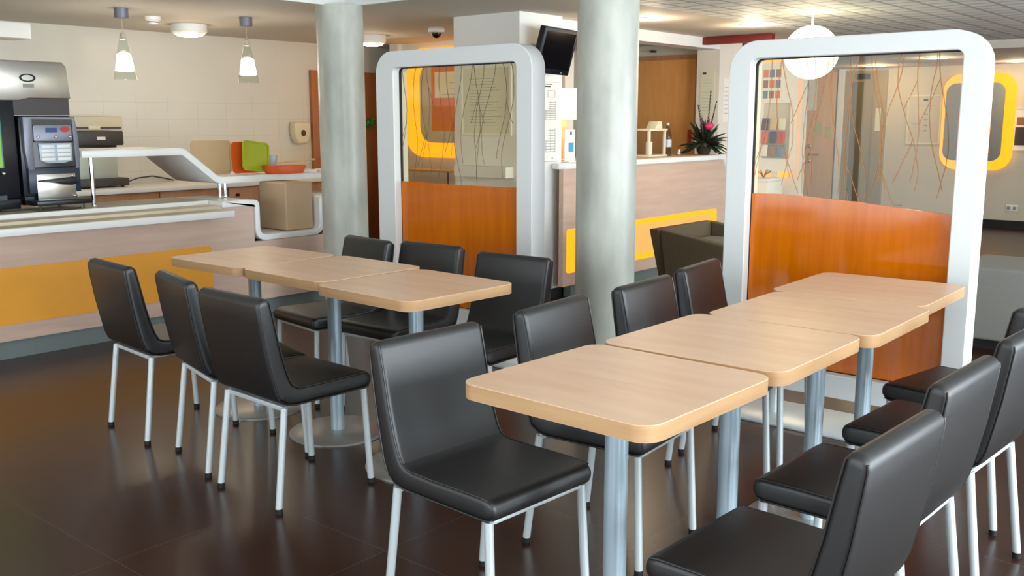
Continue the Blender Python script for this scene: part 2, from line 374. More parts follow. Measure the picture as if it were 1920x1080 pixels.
# ------------------------------------------------------------------ framed screens
def screen(x0, x1, zt, ox0, ox1, oz0, oz1, film, legs, label, tw, seed, zb=.143):
    cx = (x0 + x1) / 2; Y0, Y1 = 4.15, 4.265
    t = thing('partition_screen', label, 'screen', (cx, 4.21, 0))
    L = lambda u, v, d: Vector((u - cx, d - 4.21, v))
    r = .135
    mb = MB()
    out = rrect(x0, x1, zb, zt, r, 10); inn = rrect(ox0, ox1, oz0, oz1, .03, 10)
    mb.ring_plate(out, inn, L, Y0, Y1)
    bmesh.ops.recalc_face_normals(mb.bm, faces=mb.bm.faces[:])
    fr = child(mb, 'frame', 'lacquer_white', t)
    bv = fr.modifiers.new('soft', 'BEVEL'); bv.width = .004; bv.segments = 2; bv.limit_method = 'ANGLE'
    g = MB(); g.prism(rrect(ox0 - .008, ox1 + .008, oz0 - .008, oz1 + .008, .03, 6), L, 4.206, 4.212); gp = child(g, 'glass_pane', 'glass_pane', t)
    g = MB(); g.ring_plate(rrect(ox0 - .001, ox1 + .001, oz0 - .001, oz1 + .001, .03, 8), rrect(ox0 + .005, ox1 - .005, oz0 + .005, oz1 - .005, .028, 8), L, 4.2, 4.218)
    child(g, 'gasket', 'black_rubber', t)
    P = [(ox0 + .002, oz0 + .002), (ox1 - .002, oz0 + .002)] + list(reversed(film))
    g = MB(); g.prism(P, L, 4.201, 4.2055); fo = child(g, 'orange_film', 'orange_film', t)
    # drawn twigs, trailing down the clear part
    rnd = random.Random(seed); g = MB()
    ztop = oz1 - .005
    for k in range(tw):
        u = ox0 + .04 + (ox1 - ox0 - .08) * (k + rnd.random() * .8) / tw; a = rnd.uniform(0, 6.3); am = rnd.uniform(.012, .035); z = ztop; pts = []
        dr = rnd.uniform(-.12, .12); ln = rnd.uniform(.75, 1.08) * (ztop - film[0][1] + .02); s = 0
        u0 = u
        while s < ln:
            uu = u0 + am * math.sin(a + s * 9) + dr * s + rnd.uniform(-.002, .002)
            uu = min(max(uu, ox0 + .012), ox1 - .012)
            pts.append(L(uu, ztop - s, 4.2035)); s += .035
        if len(pts) > 3: g.tube(pts, [.0018 * (1 - .4 * i / len(pts)) for i in range(len(pts))], 5)
        if rnd.random() < .6:
            i = rnd.randrange(3, max(4, len(pts) - 4)); p0 = pts[i]; d = rnd.choice((-1, 1)); q = []
            for j in range(rnd.randrange(5, 11)):
                xx = min(max(p0.x + d * .012 * j + rnd.uniform(-.002, .002), ox0 - cx + .012), ox1 - cx - .012)
                q.append(Vector((xx, p0.y, max(p0.z - .03 * j, film[0][1] - .02))))
            g.tube(q, .0014, 5)
    child(g, 'twig_drawing', 'twig_dark' if seed == 1 else 'twig_orange', gp)
    for lx in legs:
        g = MB().use('chrome_paint'); g.tube([(lx - cx, 0, .012), (lx - cx, 0, zb + .003)], .026, 20); child(g, 'foot_post', None, t)
    g = MB(); g.prism(rrect(legs[0] - .21 - cx, legs[1] + .21 - cx, -.19, .19, .02, 4), XY, 0, .012, .002); child(g, 'base_plate', 'chrome_paint', t)
    return t
screen(-4.61, -3.37, 1.782, -4.455, -3.482, .26, 1.685, [(-4.453, .999), (-4.25, .999), (-4.0, .994), (-3.75, .996), (-3.484, .999)], (-4.3, -3.66),
       'white framed partition screen between the two concrete columns', 13, 1)
screen(-2.203, -1.098, 1.722, -2.095, -1.188, .248, 1.643, [(-2.093, 1.034), (-1.97, 1.037), (-1.86, 1.034), (-1.6, 1.02), (-1.35, .998), (-1.19, .985)], (-1.94, -1.36),
       'white framed partition screen behind the far end of the right-hand table row', 16, 2)

# ------------------------------------------------------------------ cafe tables
def make_table(label, loc, rz, group):
    t = thing('cafe_table', label, 'table', loc, rz, group)
    h = .2812
    mb = MB(); mb.prism(rrect(-h, h, -h, h, .052, 8), XY, .701, .7405, .0018, 2); mb.mats = ['beech_top', 'beech_edge_shaded']
    for fc in mb.bm.faces:
        fc.normal_update()
        if abs(fc.normal.z) < .3: fc.material_index = 1  # upright faces get the beech with shade in its colour
    child(mb, 'tabletop', None, t, ang=16)
    mb = MB(); mb.tube([(0, 0, .012), (0, 0, .701)], .0295, 28); mb.lathe([(.07, .694), (.07, .701)], n=28); child(mb, 'column', 'table_column', t)
    mb = MB(); mb.lathe([(.214, 0), (.214, .006), (.209, .010), (.05, .014)], n=64); child(mb, 'base_disc', 'disc_steel', t)
    return t
GR = 'tables of the right-hand row'; GL = 'tables of the left-hand row'
tb = make_table('beech-topped square table nearest the camera in the right-hand row', (-1.313, 1.956, 0), math.radians(-1.3), GR)
for lab, x, y, a, g in (
    ('beech-topped square table second from the camera in the right-hand row', -1.305, 2.541, .1, GR),
    ('beech-topped square table third from the camera in the right-hand row', -1.285, 3.112, .9, GR),
    ('beech-topped square table against the right white screen, last of its row', -1.33, 3.682, 1.6, GR),
    ('beech-topped square table nearest the orange-fronted counter, end of the left row', -3.885, 2.70, .3, GL),
    ('beech-topped square table in the middle of the left-hand row', -3.305, 2.70, -1.6, GL),
    ('beech-topped square table at the camera end of the left-hand row', -2.722, 2.632, -2.6, GL)):
    dup(tb, (x, y, 0), math.radians(a), lab, g)

# ------------------------------------------------------------------ chairs
def make_chair(label, loc, rz, group):
    t = thing('dining_chair', label, 'chair', loc, rz, group)
    W = .197
    # stations along the L of the cushion: (inner point, outer point) in (y, z), from the top of the back to the front of the seat
    st = [((-.231, .7745), (-.246, .7735)), ((-.222, .771), (-.256, .768)), ((-.215, .763), (-.2625, .758)), ((-.2115, .752), (-.2645, .745)), ((-.200, .70), (-.258, .695)), ((-.18, .60), (-.243, .595)), ((-.160, .52), (-.226, .51)),
          ((-.144, .475), (-.212, .445)), ((-.130, .452), (-.196, .405)), ((-.112, .443), (-.166, .384)), ((-.09, .440), (-.13, .377)), ((0, .439), (0, .376)), ((.1, .441), (.1, .376)), ((.185, .4405), (.185, .3765)), ((.203, .437), (.203, .380)), ((.214, .429), (.214, .388)), ((.219, .418), (.219, .400))]
    def ring(pi, po, W, r):
        pi = Vector(pi); po = Vector(po); d = po - pi; L = d.length; d.normalize(); pts = []
        r = min(r, L * .45)
        for cx, cy, a in ((W - r, r, -90), (W - r, L - r, 0), (-W + r, L - r, 90), (-W + r, r, 180)):
            for k in range(5):
                th = math.radians(a + 90 * k / 4)
                x = cx + r * math.cos(th); q = cy + r * math.sin(th)
                y, z = pi + d * q
                if abs(x) < W - r + 1e-6 and q < L / 2: pass
                pts.append(Vector((x, y, z)))
        return pts
    rings = []
    for i, (a, b) in enumerate(st):
        k = min(i, len(st) - 1 - i)
        rings.append(ring(a, b, W - (.014 if k == 0 else .004 if k == 1 else 0), .017))
    def welt(mb, idx):
        for sx in (-1, 1):
            mb.tube([Vector((sx * (W - .0035), st[i][0][0] , st[i][0][1])) + (Vector((0, st[i][1][0] - st[i][0][0], st[i][1][1] - st[i][0][1]))).normalized() * .0035 for i in idx], .0028, 6)
            mb.tube([Vector((sx * (W - .0035), st[i][1][0] , st[i][1][1])) - (Vector((0, st[i][1][0] - st[i][0][0], st[i][1][1] - st[i][0][1]))).normalized() * .0035 for i in idx], .0028, 6)
    mb = MB(); mb.loft(rings[:9]); welt(mb, range(2, 9)); child(mb, 'backrest', 'leather', t)
    mb = MB(); mb.loft(rings[8:]); welt(mb, range(8, len(st) - 2)); child(mb, 'seat', 'leather', t)
    zf = .366
    mb = MB()
    for sx in (-1, 1): mb.box(sx * .14 - .01, sx * .14 + .01, -.168, .18, zf - .004, zf + .012, .002)
    mb.box(-.182, .182, -.170, -.154, zf - .005, zf + .012, .003); mb.box(-.182, .182, .178, .196, zf + .0, zf + .012, .002)
    child(mb, 'frame_rail', 'chrome_paint', t)
    for sx in (-1, 1):
        for y0, y1 in ((-.166, -.212), (.188, .205)):
            mb = MB(); mb.tube([(sx * .181, y0, zf + .009), (sx * .190, y1, .012)], .0125, 14); lg = child(mb, 'leg', 'chrome_paint', t)
            mb = MB(); mb.tube([(sx * .1897, y1 * .998, .018), (sx * .1902, y1, 0)], .0135, 14); child(mb, 'foot_cap', 'black_rubber', lg)
    return t
GA = 'black chairs on the near side of the left row'; GB = 'black chairs on the far side of the left row'
GC = 'black chairs on the left side of the right row'; GD = 'black chairs on the right side of the right row'
ch = make_chair('black leather chair seen from behind, rightmost of the near three at the left table row', (-2.924, 2.183, 0), math.radians(-2.3), GA)
for lab, x, y, a, g in (
    ('black leather chair seen from behind, middle of the near three at the left table row', -3.383, 2.259, -14.2, GA),
    ('black leather chair leftmost in the photo, back towards the camera, before the orange counter panel', -3.96, 2.286, -5.4, GA),
    ('black leather chair beyond the left table row, nearest the serving counter', -3.833, 3.109, 171.8, GB),
    ('black leather chair beyond the left table row, middle one, before the left screen', -3.375, 3.148, 181.2, GB),
    ('black leather chair beyond the left table row, the one nearest the middle column', -2.791, 3.097, 184.4, GB),
    ('large black leather chair in the centre foreground, facing the nearest right-row table', -1.721, 1.925, -93.4, GC),
    ('black leather chair before the concrete column, second on the left of the right row', -1.728, 2.551, -85.3, GC),
    ('black leather chair third on the left side of the right row, before the brown armchair', -1.733, 3.112, -86.2, GC),
    ('black leather chair with its reddish sheen beside the right screen post, left of the row', -1.80, 3.655, -82.6, GC),
    ('black leather chair at the bottom right, nearest the camera, seat cut by the frame', -.846, 1.897, 87.7, GD),
    ('black leather chair second from the camera on the right of the right row', -.885, 2.481, 88.2, GD),
    ('black leather chair third on the right side, its back cut by the photo edge', -.881, 3.08, 87.0, GD),
    ('black leather chair farthest on the right side, seat before the right screen', -.94, 3.62, 80.0, GD)):
    dup(ch, (x, y, 0), math.radians(a), lab, g)

# ------------------------------------------------------------------ serving counter
XF = -5.8; CD = .60
def path_band(path, th):
    """closed polygon following a (y, z) polyline, thickness th below/outside it"""
    n = len(path); up = []; dn = []
    for i, p in enumerate(path):
        p = Vector(p); a = Vector(path[max(i - 1, 0)]); b = Vector(path[min(i + 1, n - 1)])
        d1 = (p - a).normalized() if i > 0 else (b - p).normalized(); d2 = (b - p).normalized() if i < n - 1 else d1
        n1 = Vector((-d1.y, d1.x)); n2 = Vector((-d2.y, d2.x)); m = (n1 + n2).normalized(); k = 1 / max(.4, m.dot(n1))
        up.append(p); dn.append(p - m * th * k)
    return [tuple(q) for q in up] + [tuple(q) for q in reversed(dn)]
def fillet(path, r, n=5):
    out = [path[0]]
    for i in range(1, len(path) - 1):
        p = Vector(path[i]); a = (Vector(path[i - 1]) - p); b = (Vector(path[i + 1]) - p); rr = min(r, a.length * .45, b.length * .45)
        a = p + a.normalized() * rr; b = p + b.normalized() * rr
        for k in range(n + 1):
            t = k / n; out.append(tuple(a * (1 - t) ** 2 + p * 2 * t * (1 - t) + b * t * t))
    out.append(path[-1]); return out
YE = 4.98
sc = thing('serving_counter', 'long serving counter with pinkish wood front and orange panel under the coffee machines', 'counter', (XF, 3.5, 0))
f = lambda a: a
def part(mb, name, m, root):
    o = mb.build(name, m); o.parent = root; o.matrix_parent_inverse = Matrix.Translation(-root.location); return o
mb = MB()
P = [(-1.5, .11), (YE, .11), (YE, .80), (4.66, .80), (4.66, .53), (4.05, .53), (4.05, .785), (3.79, .785), (3.79, .758), (-1.5, .758)]
mb.prism([(a, b) for a, b in P], YZ, XF - .03, XF); part(mb, 'front_panel', 'counter_laminate', sc)
mb = MB(); mb.prism(rrect(-1.0, 3.70, .206, .536, [.03, .001, .001, .03]), YZ, XF, XF + .004); part(mb, 'orange_panel', 'counter_orange', sc)
mb = MB(); mb.box(XF - .08, XF - .03, -1.5, YE, 0, .11); part(mb, 'toe_kick', 'toe_grey', sc)
mb = MB(); mb.box(XF - CD, XF - .03, -1.5, 4.05, .72, .757); part(mb, 'carcass_top', 'laminate_white', sc)
mb = MB(); mb.box(XF - CD, XF - CD + .02, -1.5, YE, 0, .74); part(mb, 'rear_panel', 'laminate_white', sc)
mb = MB(); mb.box(XF - CD, XF, 4.98, 5.0, 0, .8); part(mb, 'end_panel', 'counter_laminate', sc)
mb = MB(); mb.prism(path_band(fillet([(3.795, .826), (4.095, .826), (4.095, .573), (4.62, .573), (4.62, .826), (5.0, .826)], .05), .04), YZ, XF - CD, XF + .012, .003); part(mb, 'worktop_band', 'laminate_white', sc)
mb = MB(); mb.box(XF - CD, XF + .008, -1.5, 3.79, .758, .80, .003); part(mb, 'worktop_slab', 'counter_sand', sc)
mb = MB(); mb.box(XF - CD, XF - .15, -1.5, 3.79, .80, .828, .003); part(mb, 'raised_edge', 'laminate_white', sc)
mb = MB(); mb.box(XF - CD + .01, XF - .156, -1.45, 3.785, .828, .829, 0); part(mb, 'worktop_inlay', 'counter_sand', sc)
tray = thing('tray_rail', 'low white tray shelf running along the front of the serving counter', 'shelf', (XF, 1.5, .75))
mb = MB(); mb.box(XF + .016, -5.6, -1.5, 3.765, .738, .780, .003); part(mb, 'rail', 'laminate_white', tray)
mb = MB(); mb.box(XF + .018, -5.612, -1.5, 3.755, .7802, .7815); part(mb, 'sand_inlay', 'counter_sand', tray)
us = thing('raised_shelf', 'white folded shelf raised above the serving counter on chrome posts', 'shelf', (-6.1, 3.8, .83))
mb = MB(); mb.prism(path_band(fillet([(2.99, 1.184), (3.71, 1.184), (3.975, .974), (5.15, .974)], .03), .046), YZ, -6.62, -6.08, .003); part(mb, 'shelf_board', 'laminate_white', us)
for yy, z1 in ((3.06, 1.14), (3.99, .93), (4.035, .93)):
    mb = MB(); mb.tube([(-6.11, yy, .829), (-6.11, yy, z1)], .0135, 18).lathe([(.021, .829), (.021, .836)], (-6.11, yy, 0), 18); part(mb, 'post', 'polished_chrome', us)
for yy in (5.05,):
    mb = MB(); mb.tube([(-6.11, yy, .829), (-6.11, yy, .93)], .0135, 18); part(mb, 'post', 'polished_chrome', us)
mb = MB(); mb.box(-6.16, -5.835, 4.355, 4.60, .5765, .925, .014, 4)
tag(mb.build('tan_box', 'tan_block'), 'tan box set in the white notch of the serving counter under the raised shelf', 'box')

# ------------------------------------------------------------------ back kitchen
kb = thing('kitchen_cabinet_run', 'low wooden kitchen cabinets along the white tiled back wall', 'cabinet', (-7.75, 4, 0))
mb = MB(); mb.box(-8.08, -7.5, 1.0, 6.3, .08, .79); part(mb, 'carcass', 'cabinet_wood', kb)
for i in range(8):
    y0 = 1.02 + i * .66
    d = MB(); d.box(-7.5, -7.482, y0, y0 + .645, .1, .785, .002); dr = part(d, 'door', 'cabinet_wood', kb)
    k = MB()
    for yy in (y0 + .08,): k.tube([(-7.482, yy, .72), (-7.455, yy, .72)], .013, 12)
    kk = k.build('knob', 'black_rubber'); kk.parent = dr
mb = MB(); mb.box(-7.5, -7.47, 1.0, 6.3, 0, .08); part(mb, 'plinth', 'toe_grey', kb)
tag(MB().box(-8.09, -7.45, 1.0, 6.3, .792, .832, .004).build('worktop', 'laminate_white'), 'pale worktop along the tiled back wall', 'worktop')
mw = thing('oven_socket_unit', 'small black appliance with sockets set under the back worktop edge', 'appliance', (-7.455, 5.45, .70))
mb = MB(); mb.box(-.02, .03, -.15, .15, -.085, .085, .006); child(mb, 'body', 'dark_grey', mw)
mb = MB(); mb.box(.03, .034, -.06, -.01, -.03, .02).box(.03, .034, .03, .08, -.03, .02); child(mb, 'dial_plate', 'ink_light', mw)
# toaster-like appliance stack
ap = thing('conveyor_toaster', 'steel and black kitchen appliance on the back worktop under a beige wall unit', 'appliance', (-7.8, 3.95, .832))
mb = MB(); mb.box(-.2, .15, -.22, .2, .012, .075, .01); child(mb, 'base', 'dark_grey', ap)
mb = MB(); mb.box(-.2, .1, -.22, .13, .075, .30, .006); child(mb, 'body', 'aluminium', ap)
mb = MB(); mb.box(-.2, .12, -.22, .19, .34, .455, .012); child(mb, 'top_unit', 'dark_grey', ap)
mb = MB(); mb.box(-.15, .05, -.18, .16, .30, .34, .003); child(mb, 'neck', 'warm_black', ap)
mb = MB(); mb.box(.12, .123, -.04, .03, .385, .41); child(mb, 'badge', 'paper', ap)
for xx in (-.15, .1):
    for yy in (-.18, .16):
        mb = MB(); mb.tube([(xx, yy, 0), (xx, yy, .014)], .015, 10); child(mb, 'rubber_foot', 'black_rubber', ap)
mb = MB(); mb.tube([(-7.85, 4.15, .86), (-7.95, 4.3, .855), (-8.06, 4.45, .875), (-8.08, 4.6, .885), (-8.08, 4.72, .86), (-8.07, 4.8, .84)], .006, 8)
tag(mb.build('power_cable', 'dark_grey'), 'grey power cable trailing from the toaster along the tiled wall', 'cable')
wu = thing('wall_unit', 'beige box mounted on the tiled wall above the black and steel appliance', 'wall unit', (-8.0, 4.0, 1.29))
mb = MB(); mb.box(-.098, .15, -.26, .23, .0, .115, .008); child(mb, 'housing', 'beige_plastic', wu)
mb = MB(); mb.box(.15, .153, -.24, .21, .012, .03); child(mb, 'slot_strip', 'dark_grey', wu)
mb = MB(); mb.box(.15, .155, -.07, .03, .008, .04, .002); child(mb, 'tab', 'cream_plastic', wu)
# soap dispenser
sd = thing('soap_dispenser', 'cream soap dispenser on the tiled wall left of the concrete column', 'dispenser', (-8.1, 6.22, 1.14))
mb = MB(); mb.prism([(-.085, .215), (-.1, .19), (-.1, .1), (-.075, .03), (-.05, .0), (.05, .0), (.075, .03), (.1, .1), (.1, .19), (.085, .215)], YZ, 0.001, .1, .02, 3)
child(mb, 'body', 'cream_plastic', sd)
mb = MB(); mb.prism([(.028 * math.cos(a), .105 + .032 * math.sin(a)) for a in [2 * PI * k / 20 for k in range(20)]], YZ, .1, .104); child(mb, 'sight_window', 'dark_grey', sd)
# orange wooden door behind the column
dd = MB().use('back_door_wood'); dd.box(XW, XW + .04, 6.39, 7.28, 0, 1.872, .003).use('back_door_wood'); o = struct(dd.build('door_1', 'back_door_wood'))
h = MB(); h.tube([(XW + .04, 6.47, 1.0), (XW + .09, 6.47, 1.0), (XW + .09, 6.57, 1.0)], .01, 10); hh = h.build('door_handle', 'steel'); hh.parent = o
st_box('wall_corner', 'cabinet_wood', XW, -7.95, 7.28, 7.9, 0, 1.9)
gs = MB(); rnd = random.Random(3)
for k in range(46):
    p = Vector((XW + .06 + rnd.random() * .03, 7.08 + rnd.uniform(-.1, .1), 1.345 + rnd.uniform(-.05, .05))); a = rnd.uniform(0, 6.28); l = .03
    u = Vector((.3 * math.cos(a), math.cos(a), math.sin(a))) * l; v = Vector((.5, -math.sin(a), math.cos(a))) * l * .45
    gs.face([p - u, p + v, p + u, p - v])
gs.tube([(XW + .04, 6.99, 1.345), (XW + .07, 7.08, 1.35), (XW + .04, 7.17, 1.345)], .006, 6)
tag(gs.build('leaf_garland', 'leaf_green', recalc=False), 'small green leaf garland on the orange wooden door behind the column', 'garland')

# trays and things on the raised shelf
def tray_obj(name, m, label, loc, rot, w, h, cat='tray'):
    mb = MB(); mb.prism(rrect(-w / 2, w / 2, 0, h, .03, 5), YZ, 0, .006)
    mb.ring_plate(rrect(-w / 2, w / 2, 0, h, .03, 5), rrect(-w / 2 + .012, w / 2 - .012, .012, h - .012, .022, 5), YZ, .006, .016)
    o = mb.build(name, m); o.location = loc; o.rotation_euler = rot; return tag(o, label, cat)
tray_obj('serving_tray', 'tan_plastic', 'tan tray standing upright, leftmost of the trays on the raised shelf', (-6.43, 4.14, .976), (0, 0, math.radians(-14)), .30, .25)
tray_obj('serving_tray', 'orange_plastic', 'orange tray standing upright behind the lime green tray', (-6.36, 4.395, .977), (0, math.radians(-4), 0), .24, .236)
tray_obj('serving_tray', 'lime_plastic', 'lime green tray leaning in front of the orange tray on the raised shelf', (-6.25, 4.40, .993), (math.radians(-8), math.radians(-9), 0), .23, .225)
cu = MB(); cu.lathe([(.034, 0), (.044, .13), (.041, .13), (.030, .004)], (-6.3, 4.585, .976), 20)
tag(cu.build('plastic_cup', 'panel_glass_light'), 'stack of clear plastic cups beside the lime tray on the raised shelf', 'cup')
tub = MB(); tub.prism([(-.11, 0), (.09, 0), (.13, .06), (-.14, .06)], YZ, -.1, .1, .004); o = tub.build('plastic_tub', 'orange_plastic'); o.location = (-6.15, 4.545, .976); o.location.y += .035; o.location.x += .02; tag(o, 'shallow orange plastic tub on the raised shelf right of the trays', 'tub')
sp = MB(); sp.tube([(-6.13, 4.5, 1.056), (-6.13, 4.8, 1.07)], [.006, .006], 8); sp.sphere((-6.13, 4.84, 1.072), .028, 12, 8, (.7, 1, .3)); tag(sp.build('wooden_spoon', 'spoon_wood'), 'wooden spoon lying across the orange tub on the raised shelf', 'spoon')
for yy, lab in ((4.73, 'white folded napkin left of the other beside the orange tub'), (4.85, 'white folded napkin nearest the concrete column on the raised shelf')):
    nb = MB(); nb.box(-.05, .04, -.045, .04, 0, .028, .008, 3); o = nb.build('folded_napkin', 'paper'); o.location = (-6.02, yy, .976); o.rotation_euler = (0, 0, .3); tag(o, lab, 'napkin')

# ------------------------------------------------------------------ coffee machine and juice dispenser
cm = thing('coffee_machine', 'black and silver coffee machine with glowing selection panel on the serving counter', 'coffee machine', (-6.1, 2.8, .829))
z0 = .829
def cmp_(mb, n, m): return part(mb, n, m, cm)
X1 = -6.1
mb = MB(); mb.box(-6.36, X1 - .03, 2.635, 2.965, .905, 1.40, .012); body = cmp_(mb, 'body', 'machine_black')
sil = [(2.65, 1.395), (2.968, 1.395), (2.985, 1.25), (2.982, 1.08), (2.955, 1.075), (2.948, 1.38), (2.705, 1.38), (2.70, 1.075), (2.662, 1.075), (2.648, 1.2)]
mb = MB(); mb.prism(sil, YZ, X1 - .03, X1 + .004, .004); cmp_(mb, 'silver_surround', 'machine_silver')
mb = MB(); mb.prism(rrect(2.706, 2.944, 1.245, 1.345, .012), YZ, X1 - .03, X1 + .006, .003); pn = cmp_(mb, 'control_panel', 'machine_silver')
mb = MB(); mb.box(X1 - .03, X1 + .002, 2.704, 2.947, 1.345, 1.381); cmp_(mb, 'dark_brow', 'dark_grey')
k = MB().use('blue_dark').box(X1 + .006, X1 + .009, 2.78, 2.85, 1.30, 1.328); k.use('red_bright')
k.prism([(2.90 + .028 * math.cos(a), 1.318 + .018 * math.sin(a)) for a in [2 * PI * j / 16 for j in range(16)]], YZ, X1 + .006, X1 + .010)
kk = k.build('printed_sticker', None); kk.parent = pn
for yy in (2.73, 2.84, 2.93):
    k = MB(); k.sphere((X1 + .01, yy, 1.272), .009, 10, 6); kk = k.build('control_knob', 'polished_chrome'); kk.parent = pn
mb = MB(); mb.box(X1 - .03, X1 + .003, 2.70, 2.95, 1.09, 1.24); cmp_(mb, 'dark_fascia', 'screen_black')
mb = MB(); mb.prism([(2.728, 1.235), (2.935, 1.235), (2.935, 1.125), (2.88, 1.112), (2.78, 1.112), (2.735, 1.13)], YZ, X1 + .003, X1 + .010, .003); kp = cmp_(mb, 'selection_panel', 'panel_glass_light')
for r_ in range(4):
    for c_ in range(2):
        k = MB(); y0 = 2.745 + c_ * .097; k.box(X1 + .010, X1 + .0125, y0, y0 + .08, 1.206 - r_ * .026, 1.224 - r_ * .026, .001)
        kk = k.build('selection_button', 'lamp_white'); kk.parent = kp
mb = MB(); mb.box(X1 - .03, X1 + .0, 2.66, 2.98, .93, 1.085, .004); cmp_(mb, 'lower_housing', 'machine_navy')
mb = MB(); mb.box(X1, X1 + .004, 2.705, 2.945, .885, 1.045, .001); cmp_(mb, 'cup_station', 'steel')
mb = MB(); mb.prism([(2.71, 1.01), (2.93, 1.025), (2.94, .985), (2.9, .975), (2.80, .995), (2.71, 1.003)], YZ, X1 + .004, X1 + .05, .003); cmp_(mb, 'spout', 'machine_black')
for yy, zz in ((2.925, 1.033), (2.93, .995), (2.93, .905)):
    mb = MB(); mb.sphere((X1 + .008, yy, zz), .008, 10, 6); cmp_(mb, 'screw_knob', 'polished_chrome')
mb = MB(); mb.box(X1 - .08, X1 + .13, 2.64, 2.985, .862, .893, .005); cmp_(mb, 'drip_tray', 'machine_black')
mb = MB(); mb.box(-6.36, X1 - .03, 2.64, 2.965, .86, .91); cmp_(mb, 'plinth', 'machine_black')
for xx, yy in ((X1 + .08, 2.68), (X1 + .08, 2.95), (-6.32, 2.68), (-6.32, 2.94), (X1 + .02, 2.82)):
    mb = MB(); mb.tube([(xx, yy, z0), (xx, yy, .864)], .005, 8); cmp_(mb, 'foot', 'dark_grey')
jd = thing('juice_dispenser', 'tall drinks dispenser with green fruit picture and steel top at the left edge', 'drinks dispenser', (-6.2, 2.35, .829))
def jp(mb, n, m): return part(mb, n, m, jd)
mb = MB(); mb.box(-6.42, -6.13, 2.02, 2.62, .905, 1.52, .01); jp(mb, 'body', 'machine_black')
mb = MB(); mb.box(-6.13, -6.118, 2.02, 2.53, 1.09, 1.52, .003); jp(mb, 'door_panel', 'screen_teal')
mb = MB(); mb.box(-6.118, -6.115, 2.02, 2.52, 1.095, 1.36); fp = jp(mb, 'fruit_picture', 'screen_green')
k = MB()
for yy, zz, rr in ((2.30, 1.2, .09), (2.42, 1.15, .06), (2.15, 1.17, .08)): k.prism([(yy + rr * math.cos(a), zz + rr * .9 * math.sin(a)) for a in [2 * PI * j / 24 for j in range(24)]], YZ, -6.115, -6.1145)
kk = k.build('painted_fruit', 'lime_plastic'); kk.parent = fp
k = MB(); k.box(-6.115, -6.1142, 2.46, 2.50, 1.345, 1.38); kk = k.build('orange_label', 'orange_plastic'); kk.parent = fp
mb = MB(); mb.box(-6.38, -6.10, 2.02, 2.60, .845, .905, .004); jp(mb, 'base', 'machine_black')
mb = MB(); mb.box(-6.13, -6.09, 2.05, 2.52, .90, .93).box(-6.13, -6.06, 2.20, 2.44, 1.0, 1.07, .01); jp(mb, 'nozzle_bar', 'machine_navy')
mb = MB(); mb.sphere((-6.10, 2.515, 1.06), .013, 12, 8); jp(mb, 'lock', 'polished_chrome')
mb = MB(); mb.prism([(2.0, 1.725), (2.915, 1.725), (2.94, 1.70), (2.955, 1.505), (2.70, 1.505), (2.64, 1.49), (2.0, 1.49)], YZ, -6.38, -6.1, .006); hd = jp(mb, 'steel_header', 'steel')
k = MB(); el = lambda rx, rz: [(2.70 + rx * math.cos(a), 1.625 + rz * math.sin(a)) for a in [2 * PI * j / 28 for j in range(28)]]
k.ring_plate(el(.047, .024), el(.038, .017), YZ, -6.1, -6.094); kk = k.build('badge_ring', 'black_rubber'); kk.parent = hd
k = MB(); k.box(-6.1, -6.0985, 2.67, 2.735, 1.568, 1.59); kk = k.build('badge_text_plate', 'ink_light'); kk.parent = hd
mb = MB(); mb.box(-6.42, -6.14, 2.62, 2.96, 1.405, 1.505); jp(mb, 'dark_support', 'warm_black')
for yy in (2.08, 2.5):
    mb = MB(); mb.tube([(-6.2, yy, z0), (-6.2, yy, .846)], .018, 10); jp(mb, 'foot', 'black_rubber')
# loose cable on the counter beneath the machines
mb = MB(); mb.tube([(-5.98, 2.66, .835), (-5.96, 2.74, .845), (-5.97, 2.83, .836), (-6.0, 2.92, .836)], .0045, 8)
tag(mb.build('machine_cable', 'dark_grey'), 'dark cable lying on the counter under the coffee machine drip tray', 'cable')

# ------------------------------------------------------------------ ceiling lamps
def pendant(label, x, y):
    t = thing('pendant_lamp', label, 'pendant lamp', (x, y, ZC), 0, 'glass pendant lamps over the serving counter')
    mb = MB(); mb.lathe([(.044, -.066), (.048, -.062), (.048, 0)], n=28); child(mb, 'canopy', 'machine_silver', t)
    mb = MB(); mb.tube([(0, 0, -.066), (0, 0, -.17)], .0022, 6); child(mb, 'cord', 'beige_plastic', t)
    mb = MB(); mb.lathe([(.012, -.165), (.020, -.172), (.021, -.21), (.012, -.215)], n=20); child(mb, 'cap', 'beige_plastic', t)
    mb = MB(); mb.lathe([(.018, -.165), (.024, -.20), (.045, -.30), (.064, -.40), (.079, -.482), (.082, -.485), (.076, -.483), (.061, -.40), (.042, -.30), (.021, -.20), (.015, -.167)], n=32, cap=False); child(mb, 'glass_shade', 'clear_glass', t)
    mb = MB(); mb.lathe([(.034, -.305), (.045, -.31), (.064, -.425), (.05, -.428)], n=28); child(mb, 'frosted_bulb', 'glow_bulb', t)
    bulb('pendant_light', (x, y, ZC - .56), 2.8, WARM, .06)
    return t
pendant('glass cone pendant lamp nearest the coffee machine', -6.60, 3.60)
pendant('glass cone pendant lamp nearer the concrete column', -6.46, 4.52)
def dome(label, x, y, r=.14, h=.075, pw=3.2):
    t = thing('ceiling_lamp', label, 'ceiling lamp', (x, y, ZC))
    mb = MB(); mb.lathe([(r * .86, -h), (r, -h * .8), (r, 0)], n=36); child(mb, 'housing', 'lamp_white', t)
    mb = MB(); mb.lathe([(r * .45, -h - .022), (r * .72, -h - .013), (r * .84, -h)], n=36); child(mb, 'diffuser', 'glow_warm', t)
    bulb('ceiling_bulb', (x, y, ZC - h - .1), pw, WARM, .08)
dome('round surface lamp on the ceiling between the two glass pendants', -7.30, 4.56)
dome('round surface lamp on the ceiling just right of the left concrete column', -6.95, 6.22, .13)
